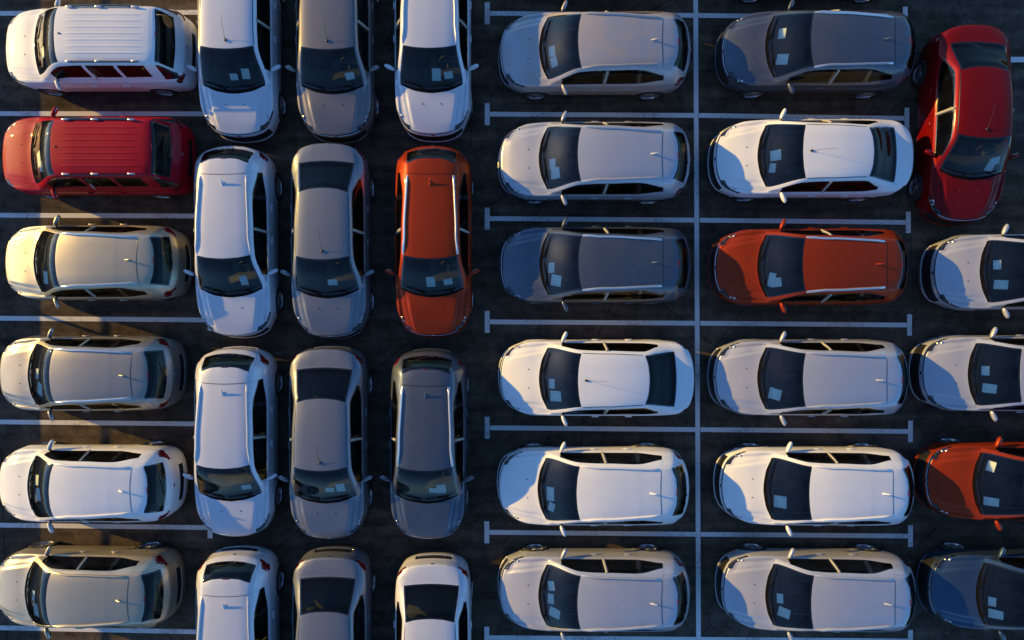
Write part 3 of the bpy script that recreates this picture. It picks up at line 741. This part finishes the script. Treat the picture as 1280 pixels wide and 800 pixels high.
    T.add('rear_seat', g.mesh('rear_seat', [M['seat']]))
    g = Geo(); d0, d1 = (3.32, 4.12) if ty != 'sedan' else (3.28, 3.92); zz = .93 if ty != 'sedan' else .99
    g.box((X((d0 + d1) / 2), 0, zz), (d1 - d0, 1.28 if ty != 'sedan' else 1.16, .03), bevel=.01)
    if ty != 'sedan': g.box((X(4.09), 0, 1.0), (.16, 1.02, .05), m=1, bevel=.015)  # pale strip painted as the sunlit end of the shelf
    T.add('parcel_shelf', g.mesh('parcel_shelf', [M['shelf'], M['tan']]))
    for sd in (1, -1):
        g = Geo(); g.tube([(X(2.40), sd * .81, .95), (X(2.42), sd * .72, 1.2), (X(2.43), sd * .64, 1.38)], .032, 6)
        g.tube([(X(2.47), sd * .66, 1.30), (X(2.44), sd * .70, .8)], .02, 4)
        T.add('pillar_trim', g.mesh('pillar_trim', [M['pillar']]))
    # interior mirror
    g = Geo(); hd = 1.77; p, n_ = B.dy(1.62, 0); g.ell((p.x - .03, 0, p.z - .09), (.018, .12, .035), p=.8); g.tube([(p.x, 0, p.z - .02), (p.x - .03, 0, p.z - .08)], .012, 6)
    T.add('rear_view_mirror', g.mesh('rear_view_mirror', [M['dash']]))
    T.B = B
    return T

TPL = {k: build_template(k) for k in ('hatch', 'sedan', 'mpv')}

def place_car(ty, x, y, rz, paint_name, label, name, rail=None, cat='car', scl=(1, 1, 1), group='cars parked in the storage yard'):
    T = TPL[ty]
    root = bpy.data.objects.new(name, None); col.objects.link(root); root.empty_display_size = .3
    root.location = (x, y, 0.006); root.rotation_euler = (0, 0, R(rz)); root.scale = scl
    root['label'] = label; root['category'] = cat; root['group'] = group
    objs = []
    for (nm, me, loc, rot, par, painted, tg) in T.items:
        o = bpy.data.objects.new(nm, me); col.objects.link(o); o.location = loc
        if rot: o.rotation_euler = rot
        o.parent = root if par is None else objs[par]
        if painted:
            o.material_slots[0].link = 'OBJECT'
            o.material_slots[0].material = (rail or PAINT[paint_name]) if painted == 'rail' else PAINT[paint_name]
        objs.append(o)
    return root

# ------------------------------------------------------------------ the setting
def asphalt_mat():
    m, nt, b = nodes('asphalt'); L = nt.links.new; N = nt.nodes.new
    t = N('ShaderNodeTexCoord')
    n1 = N('ShaderNodeTexNoise'); n1.inputs['Scale'].default_value = 0.35; n1.inputs['Detail'].default_value = 8; n1.inputs['Roughness'].default_value = .65
    n2 = N('ShaderNodeTexNoise'); n2.inputs['Scale'].default_value = 45; n2.inputs['Detail'].default_value = 4
    v = N('ShaderNodeTexVoronoi'); v.inputs['Scale'].default_value = 70
    for q in (n1, n2, v): L(t.outputs['Object'], q.inputs['Vector'])
    cr = N('ShaderNodeValToRGB'); cr.color_ramp.elements[0].position = .3; cr.color_ramp.elements[0].color = (.060, .045, .033, 1)
    cr.color_ramp.elements[1].position = .75; cr.color_ramp.elements[1].color = (.098, .074, .053, 1)
    L(n1.outputs['Fac'], cr.inputs[0])
    c2 = N('ShaderNodeMapRange'); c2.inputs[1].default_value = .25; c2.inputs[2].default_value = .75; c2.inputs[3].default_value = .5; c2.inputs[4].default_value = 1.7
    L(n2.outputs['Fac'], c2.inputs[0])
    mx = N('ShaderNodeMix'); mx.data_type = 'RGBA'; mx.blend_type = 'MULTIPLY'; mx.inputs[0].default_value = 1
    L(cr.outputs[0], mx.inputs[6]); L(c2.outputs[0], mx.inputs[7]); L(mx.outputs[2], b.inputs['Base Color'])
    # oil drips, scuffs and pale patches
    n3 = N('ShaderNodeTexNoise'); n3.inputs['Scale'].default_value = 2.6; n3.inputs['Detail'].default_value = 9; n3.inputs['Roughness'].default_value = .72; L(t.outputs['Object'], n3.inputs['Vector'])
    mp_ = N('ShaderNodeMapping'); mp_.inputs['Scale'].default_value = (.25, 3.2, 1); L(t.outputs['Object'], mp_.inputs[0])
    n4 = N('ShaderNodeTexNoise'); n4.inputs['Scale'].default_value = 1.1; n4.inputs['Detail'].default_value = 7; L(mp_.outputs[0], n4.inputs['Vector'])
    v2 = N('ShaderNodeTexVoronoi'); v2.feature = 'DISTANCE_TO_EDGE'; v2.inputs['Scale'].default_value = .33; L(t.outputs['Object'], v2.inputs['Vector'])
    r3 = N('ShaderNodeMapRange'); r3.inputs[1].default_value = .36; r3.inputs[2].default_value = .66; r3.inputs[3].default_value = .55; r3.inputs[4].default_value = 1.35; L(n3.outputs['Fac'], r3.inputs[0])
    r4 = N('ShaderNodeMapRange'); r4.inputs[1].default_value = .40; r4.inputs[2].default_value = .68; r4.inputs[3].default_value = .82; r4.inputs[4].default_value = 1.5; L(n4.outputs['Fac'], r4.inputs[0])
    r5 = N('ShaderNodeMapRange'); r5.inputs[1].default_value = .0; r5.inputs[2].default_value = .004; r5.inputs[3].default_value = .45; r5.inputs[4].default_value = 1; L(v2.outputs[0], r5.inputs[0])
    k1 = N('ShaderNodeMath'); k1.operation = 'MULTIPLY'; L(r3.outputs[0], k1.inputs[0]); L(r4.outputs[0], k1.inputs[1])
    k2 = N('ShaderNodeMath'); k2.operation = 'MULTIPLY'; L(k1.outputs[0], k2.inputs[0]); L(r5.outputs[0], k2.inputs[1])
    m3 = N('ShaderNodeMix'); m3.data_type = 'RGBA'; m3.blend_type = 'MULTIPLY'; m3.inputs[0].default_value = 1
    L(mx.outputs[2], m3.inputs[6]); L(k2.outputs[0], m3.inputs[7]); L(m3.outputs[2], b.inputs['Base Color'])
    b.inputs['Roughness'].default_value = .9; b.inputs['Specular IOR Level'].default_value = .1
    bp = N('ShaderNodeBump'); bp.inputs['Strength'].default_value = .5; bp.inputs['Distance'].default_value = .006
    L(v.outputs['Distance'], bp.inputs['Height']); L(bp.outputs['Normal'], b.inputs['Normal'])
    return m
def worn_paint():
    m, nt, b = nodes('road_marking_paint'); L = nt.links.new; N = nt.nodes.new
    t = N('ShaderNodeTexCoord'); n1 = N('ShaderNodeTexNoise'); n1.inputs['Scale'].default_value = 14; n1.inputs['Detail'].default_value = 8; n1.inputs['Roughness'].default_value = .7
    n2 = N('ShaderNodeTexNoise'); n2.inputs['Scale'].default_value = .8; n2.inputs['Detail'].default_value = 3
    L(t.outputs['Object'], n1.inputs['Vector']); L(t.outputs['Object'], n2.inputs['Vector'])
    ad = N('ShaderNodeMath'); ad.operation = 'ADD'; L(n1.outputs['Fac'], ad.inputs[0]); L(n2.outputs['Fac'], ad.inputs[1])
    cr = N('ShaderNodeValToRGB'); cr.color_ramp.elements[0].position = .36 * 2; cr.color_ramp.elements[0].color = (.34, .33, .32, 1)
    cr.color_ramp.elements[1].position = .98; cr.color_ramp.elements[1].color = (.72, .70, .67, 1)
    L(ad.outputs[0], cr.inputs[0]); L(cr.outputs[0], b.inputs['Base Color']); b.inputs['Roughness'].default_value = .75
    return m
def dry_ground():
    m, nt, b = nodes('dry_earth'); L = nt.links.new; N = nt.nodes.new
    t = N('ShaderNodeTexCoord'); n1 = N('ShaderNodeTexNoise'); n1.inputs['Scale'].default_value = .06; n1.inputs['Detail'].default_value = 10
    L(t.outputs['Object'], n1.inputs['Vector'])
    cr = N('ShaderNodeValToRGB'); cr.color_ramp.elements[0].position = .35; cr.color_ramp.elements[0].color = (.16, .13, .07, 1)
    cr.color_ramp.elements[1].position = .7; cr.color_ramp.elements[1].color = (.34, .27, .17, 1)
    L(n1.outputs['Fac'], cr.inputs[0]); L(cr.outputs[0], b.inputs['Base Color']); b.inputs['Roughness'].default_value = 1
    return m
ASPH, MARK, EARTH = asphalt_mat(), worn_paint(), dry_ground()
def sheet(name, x0, y0, x1, y1, z, m, kind='structure', quad=None):
    q = quad or [(x0, y0), (x1, y0), (x1, y1), (x0, y1)]
    me = mesh_of(name, [(a, b, z) for a, b in q], [(0, 1, 2, 3)], [m]); o = link(name, me); o['kind'] = kind; return o
sheet('ground', -900, -900, 900, 900, -.03, EARTH)
sheet('parking_lot', -15, -34, 38, 34, 0, ASPH)
# unseen ring of dry slopes, added to give tan reflections in the car glass
Vh = []; nA = 96
for k in range(nA):
    a = 2 * math.pi * k / nA
    hgt = 9 + 5 * noise.noise(Vector((math.cos(a) * 2.2, math.sin(a) * 2.2, .3))) + 4 * noise.noise(Vector((math.cos(a) * 7, math.sin(a) * 7, 5)))
    for r_, h_ in ((230, -.5), (270, hgt * .55), (330, hgt), (420, hgt * .5), (500, -.5)): Vh.append((math.cos(a) * r_, math.sin(a) * r_, h_))
me = mesh_of('reflection_hills', Vh, [(k * 5 + i, k * 5 + i + 1, ((k + 1) % nA) * 5 + i + 1, ((k + 1) % nA) * 5 + i) for k in range(nA) for i in range(4)], [EARTH], smooth=True)
o = link('reflection_hills', me); o['kind'] = 'structure'

# painted lines: pixel-measured rows, in metres on the ground
K = CAM_H / 853.333
def G(u, v): return ((u - 640) * K, (400 - v) * K)
LW = .112
def hline(p0, p1, w=LW, z=.004):
    (x0, y0), (x1, y1) = p0, p1; d = Vector((x1 - x0, y1 - y0)).normalized(); n = Vector((-d.y, d.x)) * w / 2
    return sheet('painted_line', 0, 0, 0, 0, z, MARK, quad=[(x0 + n.x, y0 + n.y), (x0 - n.x, y0 - n.y), (x1 - n.x, y1 - n.y), (x1 + n.x, y1 + n.y)])
rowsL = [(609, 16.7, 869.8, 19.4, 1131.5, 22), (609, 142.7, 870.6, 144.3, 1133.5, 148), (609, 273.2, 871.5, 275.2, 1135.3, 278), (609, 402.3, 872, 404, 1136.8, 406.3), (609, 534.7, 872.5, 537, 1138, 539.3), (608.5, 665.3, 872.8, 667.8, 1138, 670), (608.5, 797, 873, 799, 1138, 801)]
for (a, b, c_, d_, e, f) in rowsL:
    hline(G(a + 3.2, b), G(c_ - 3.1, d_)); hline(G(c_ + 3.1, d_), G(e - 3.2, f))
    hline(G(a, b - 13.7), G(a, b + 13.7), .118); hline(G(e, f - 13.4), G(e, f + 13.4), .115)
hline(G(869.3, -60), G(873.4, 860))
for (v0, v1) in ((17, 15.4), (142, 142.3), (269, 270), (397.5, 400), (527, 530), (656, 659.4), (784, 790)):
    hline(G(-30, v0), G(259.5, v1)); hline(G(262.7, v1 - 13.5), G(262.7, v1 + 13.5), .118)
hline(G(1150, 74.5), G(1360, 74.5), .13)

# low parapet with a hand rail along the edge of the deck, left of the cars
par_x = -14.35
CONC = simple('rough_concrete', (.34, .32, .29), .9, bump=.4, bscale=30); STEEL = simple('galvanised_steel', (.35, .36, .37), .45, .7, bump=.1)
fe = bpy.data.objects.new('parapet_rail', None); col.objects.link(fe); fe.location = (par_x, 0, 0)
fe['label'] = 'low concrete parapet with steel handrail along the left edge of the lot'; fe['category'] = 'parapet'
g = Geo(); g.box((0, 0, .38), (.25, 50, .76), bevel=.02); link('wall', g.mesh('wall', [CONC], False), fe)
g = Geo(); g.box((0, 0, 1.20), (.07, 50, .05), bevel=.01); link('rail', g.mesh('rail', [STEEL]), fe)
g = Geo(); g.box((0, 0, .97), (.06, .06, .42), bevel=.008); pm = g.mesh('post', [STEEL])
for k in range(9): o = link('post', pm, fe); o.location = (0, 1.137 + (k - 4) * 3.4, 0)

# ------------------------------------------------------------------ cars
RL = M['rail']
g1 = 'cars parked nose left in the left column'; g2 = 'cars packed nose down in the second column'; g3 = 'cars packed nose down in the third column'
g4 = 'cars packed nose down in the fourth column'; g5 = 'cars in the bays left of the long painted line'; g6 = 'cars in the bays right of the long painted line'; g7 = 'cars at the right edge'
CARS = [
 ('c1r1','mpv',-9.53,6.229,180,'white','boxy white estate with ribbed roof and black roof rails, top of the left column',None,g1,[(1.30,.30,.15,.20,8)]),
 ('c1r2','mpv',-9.61,3.771,180,'crimson','crimson red boxy estate with ribbed roof, sun glinting on its nose',None,g1,[(1.28,.20,.21,.28,12),(1.36,.38,.15,.2,-10)]),
 ('c1r3','hatch',-9.62,1.319,180,'beige','champagne beige hatchback directly below the crimson red estate',RL,g1,[(1.36,.38,.2,.25,-6)]),
 ('c1r4','hatch',-9.75,-1.226,180,'taupe','grey-beige hatchback between the champagne hatchback and the white hatchback in the left column',RL,g1,[(1.27,-.03,.14,.2,2),(1.36,.32,.2,.26,-14)]),
 ('c1r5','hatch',-9.76,-3.758,180,'white','white hatchback in the left column, fifth from the top',None,g1,[(1.27,-.18,.14,.2,3),(1.33,.14,.2,.25,5)]),
 ('c1r6','hatch',-9.82,-6.155,180,'beige','champagne hatchback in the bottom left corner',None,g1,[(1.24,.02,.14,.2,0),(1.33,.33,.22,.26,3)]),
 ('c2r1','sedan',-6.286,6.426,-90,'pearl','pearl white sedan with a thin roof aerial, cut off by the top edge',None,g2,[(1.24,.06,.13,.15,2),(1.30,.33,.2,.15,1)]),
 ('c2r2','hatch',-6.357,1.78,-90,'pearl','pearl white hatchback right of the crimson estate and the champagne hatchback',None,g2,[(1.29,.35,.22,.14,6)]),
 ('c2r3','hatch',-6.365,-2.835,-90,'pearl','pearl white hatchback right of the grey-beige and white hatchbacks, nose down',None,g2,[(1.28,.42,.13,.18,6)]),
 ('c2r4','hatch',-6.328,-7.512,-90,'pearl','pearl white hatchback cut off by the bottom edge, only its roof and tail in view',None,g2,[(1.28,.35,.2,.15,6)]),
 ('c3r1','sedan',-4.06,6.411,-90,'grey','brownish grey sedan between two white cars, cut off by the top edge',None,g3,[(1.28,.43,.14,.17,12)]),
 ('c3r2','sedan',-4.17,1.796,-90,'steel','steel grey sedan left of the copper orange hatchback',None,g3,[(1.27,.16,.14,.18,2)]),
 ('c3r3','sedan',-4.215,-2.849,-90,'steel','steel grey sedan left of the dark slate hatchback with silver roof rails',None,g3,[(1.27,.14,.13,.17,-4),(1.32,.38,.22,.17,4)]),
 ('c3r4','sedan',-4.14,-7.547,-90,'steel','steel grey sedan at the bottom edge, tail with red lamps upward',None,g3,[(1.28,.35,.2,.15,6)]),
 ('c4r1','hatch',-1.819,6.406,-90,'pearl','bright white hatchback with roof rails above the copper orange hatchback',None,g4,[(1.27,.13,.24,.17,0),(1.27,.40,.14,.17,8)]),
 ('c4r2','hatch',-1.80,1.781,-90,'orange','copper orange hatchback with silver roof rails, nose down beside the steel grey sedan',RL,g4,[(1.26,-.02,.23,.17,2),(1.26,.37,.13,.17,10)]),
 ('c4r3','hatch',-1.916,-2.886,-90,'dark','dark slate hatchback with silver roof rails, nose down below the copper orange one',RL,g4,[(1.26,.17,.14,.18,-8),(1.29,.34,.24,.18,3)]),
 ('c4r4','sedan',-1.81,-7.705,-90,'pearl','white sedan at the bottom edge, tail with red lamps upward',None,g4,[(1.28,.35,.2,.15,6)]),
 ('c5r1','hatch',1.884,6.151,180,'dusty','dusty silver hatchback with a brownish roof, top of its bay row',None,g5,[(1.20,.12,.14,.2,4),(1.24,.36,.15,.2,14)]),
 ('c5r2','hatch',1.875,3.655,180,'silver','silver hatchback in the second bay, right of the gap above the copper orange car',None,g5,[(1.22,.16,.14,.2,2),(1.28,.37,.2,.22,4)]),
 ('c5r3','hatch',1.893,1.262,180,'dark','dark blue-grey hatchback with silver roof rails, above the white sedan with rod aerial',RL,g5,[(1.18,.09,.14,.2,0),(1.28,.38,.23,.22,-10)]),
 ('c5r4','sedan',1.916,-1.329,180,'white','white sedan with a thin rod aerial left of the long painted line',None,g5,[(1.20,.10,.13,.19,0),(1.28,.38,.25,.21,2)]),
 ('c5r5','hatch',1.849,-3.817,180,'white','white hatchback with a half shaded hood, directly below the white sedan',None,g5,[(1.20,.08,.17,.27,1),(1.22,.38,.14,.18,-16)]),
 ('c5r6','hatch',1.867,-6.229,180,'silver','silver hatchback in the bottom bay left of the long painted line',None,g5,[(1.20,-.26,.14,.18,10),(1.19,.03,.14,.2,2),(1.27,.34,.24,.2,-12)]),
 ('c6r1','hatch',7.0,6.179,180,'dark','dark slate blue hatchback left of the deep red sedan, top bay',RL,g6,[(1.24,-.24,.14,.2,-8),(1.25,.34,.22,.2,-10)]),
 ('c6r2','sedan',6.86,3.712,180,'white','white sedan with a thin rod aerial in the bay above the copper orange hatchback',None,g6,[(1.26,.03,.21,.2,2),(1.21,.30,.12,.18,-8)]),
 ('c6r3','hatch',6.82,1.223,180,'orange','copper orange hatchback with silver roof rails in a bay, nose left',RL,g6,[(1.20,.32,.13,.28,-12),(1.30,.38,.16,.18,6)]),
 ('c6r4','hatch',6.82,-1.322,180,'silver','silver hatchback directly below the copper orange one in the bays',None,g6,[(1.26,.34,.23,.22,-12)]),
 ('c6r5','hatch',6.96,-3.818,180,'white','white hatchback in the bay right of the long line, fifth from the top',None,g6,[(1.24,.26,.24,.24,0)]),
 ('c6r6','hatch',7.0,-6.225,180,'silver','silver hatchback in the bottom bay right of the long painted line',None,g6,[(1.20,.03,.12,.19,2),(1.28,.34,.22,.2,-10)]),
 ('c6r0','hatch',6.97,8.47,180,'silver','silver hatchback beyond the top edge with just one wheel reaching into the picture',None,g6,[]),
 ('c5r0','hatch',1.90,8.70,180,'pearl','white hatchback in the bay beyond the top edge, above the dusty silver one',None,g5,[]),
 ('c7r1','hatch',11.85,1.106,180,'silver','silver hatchback just below the deep red sedan, cut off by the right edge',None,g7,[(1.22,-.14,.13,.18,0),(1.28,.31,.23,.18,-3)]),
 ('c7r2','hatch',11.581,-1.226,180,'silver','silver hatchback between a silver and an orange car at the right edge',None,g7,[(1.22,-.09,.13,.18,0),(1.29,.31,.23,.18,-4)]),
 ('c7r3','hatch',11.687,-3.702,180,'orange','copper orange hatchback cut off by the right edge',RL,g7,[(1.25,-.42,.14,.2,-16),(1.25,.38,.25,.17,0)]),
 ('c7r4','hatch',11.764,-6.194,180,'navy','dark blue hatchback in the bottom right corner',None,g7,[(1.20,.13,.13,.18,0),(1.27,.41,.24,.18,2)]),
 ('red','sedan',10.42,4.468,-91.9,'red','deep red sedan parked crosswise in the top right, nose down',None,g7,[(1.32,.40,.16,.2,20),(1.22,.36,.2,.17,-6)]),
]
SHORT = {'c1r1': 'ribbed white estate car', 'c1r2': 'crimson estate car', 'c1r3': 'champagne hatchback under the crimson estate', 'c1r4': 'grey-beige hatchback at the left',
 'c1r5': 'white hatchback at the left edge', 'c1r6': 'champagne hatchback in the bottom left corner', 'c2r1': 'white sedan right of the ribbed white estate', 'c2r2': 'white hatchback right of the crimson estate',
 'c2r3': 'white hatchback right of the grey-beige hatchback', 'c2r4': 'bottom car of the second column', 'c3r1': 'brownish grey sedan at the top edge', 'c3r2': 'grey sedan left of the nose-down orange car',
 'c3r3': 'grey sedan left of the nose-down slate hatchback', 'c3r4': 'bottom car of the third column', 'c4r1': 'white hatchback above the nose-down orange car', 'c4r2': 'orange hatchback that stands nose down',
 'c4r3': 'slate hatchback that stands nose down', 'c4r4': 'bottom car of the fourth column', 'c5r1': 'dusty silver hatchback', 'c5r2': 'silver hatchback below the dusty one', 'c5r3': 'dark hatchback above the central white sedan',
 'c5r4': 'white sedan near the centre', 'c5r5': 'white hatchback below the central white sedan', 'c5r6': 'silver hatchback, bottom bay near the centre', 'c6r1': 'slate hatchback beside the deep red sedan',
 'c6r2': 'white sedan beside the deep red sedan', 'c6r3': 'orange hatchback in the bays', 'c6r4': 'silver hatchback below the orange one', 'c6r5': 'white hatchback left of the right-edge orange car',
 'c6r6': 'silver hatchback left of the dark blue one', 'c7r1': 'topmost silver hatchback at the right edge', 'c7r2': 'silver hatchback above the right-edge orange car', 'c7r3': 'orange hatchback at the right edge',
 'c7r4': 'dark blue hatchback', 'red': 'deep red sedan'}
for (cid, ty, x, y, rz, pn, lab, rail, grp, sheets) in CARS:
    nm = {'mpv': 'estate_car', 'hatch': 'hatchback_car', 'sedan': 'sedan_car'}[ty]
    scl = (.95, .985, 1) if cid in ('c1r3', 'c1r4', 'c1r5', 'c1r6') else ((.965, .985, 1) if ty == 'mpv' else (1, 1, 1))
    if cid != 'red': rz += {'c2r2': .5, 'c2r3': -.3, 'c4r3': -.4, 'c5r5': .3, 'c5r2': -.2, 'c6r1': -.3, 'c6r6': -.4, 'c6r3': .2, 'c1r6': -.4, 'c1r4': .3, 'c7r1': .4}.get(cid, 0)
    place_car(ty, x, y, rz, pn, lab, nm, rail, 'car', scl, grp)
    c, s = math.cos(R(rz)), math.sin(R(rz)); L_ = RULES[ty]['L']
    for i, (d, ly, a, b, ang) in enumerate(sheets):
        lx = L_ / 2 - d; lx, ly2 = lx, ly
        # the sheet leans against the inside of the windscreen
        me = bpy.data.meshes.new('paper_sheet')
        n = 3; V = []; F = []
        for q in range(n + 1):
            for w in range(n + 1): V.append(((q / n - .5) * a * 1.15, (w / n - .5) * b * 1.15, .004 * math.sin(q * 1.3 + w + i)))
        for q in range(n):
            for w in range(n): F.append((q * 4 + w, (q + 1) * 4 + w, (q + 1) * 4 + w + 1, q * 4 + w + 1))
        F2 = [tuple(reversed([v + 16 for v in f])) for f in F]
        me = mesh_of('paper_sheet', V + [(v[0], v[1], v[2] - .0015) for v in V], F + F2, [PAPER[(i + len(cid) + int(d * 100)) % 3]])
        o = link('paper_sheet', me)
        p, nn = TPL[ty].B.dy(d, ly2); p = p - nn * (.022 + .005 * i)
        M0 = Matrix.Translation((x, y, .006)) @ Matrix.Rotation(R(rz), 4, 'Z')
        p = Vector((p.x * scl[0], p.y * scl[1], p.z))
        o.matrix_world = M0 @ Matrix.Translation(p) @ (Vector((0, 0, 1)).rotation_difference(nn).to_matrix().to_4x4()) @ Matrix.Rotation(R(ang), 4, 'Z')
        which = '' if len(sheets) == 1 else (('left ' if i == 0 else 'right ') if rz < 0 else ('upper ' if i == 0 else ('lower ' if i == len(sheets) - 1 else 'middle ')))
        if cid == 'red': which = 'lower ' if i == 1 else 'upper '
        o['label'] = which + 'paper sheet behind the windscreen of the ' + SHORT[cid]
        o['category'] = 'paper'; o['group'] = 'paper sheets behind the windscreens'
print('objects', len(bpy.data.objects))
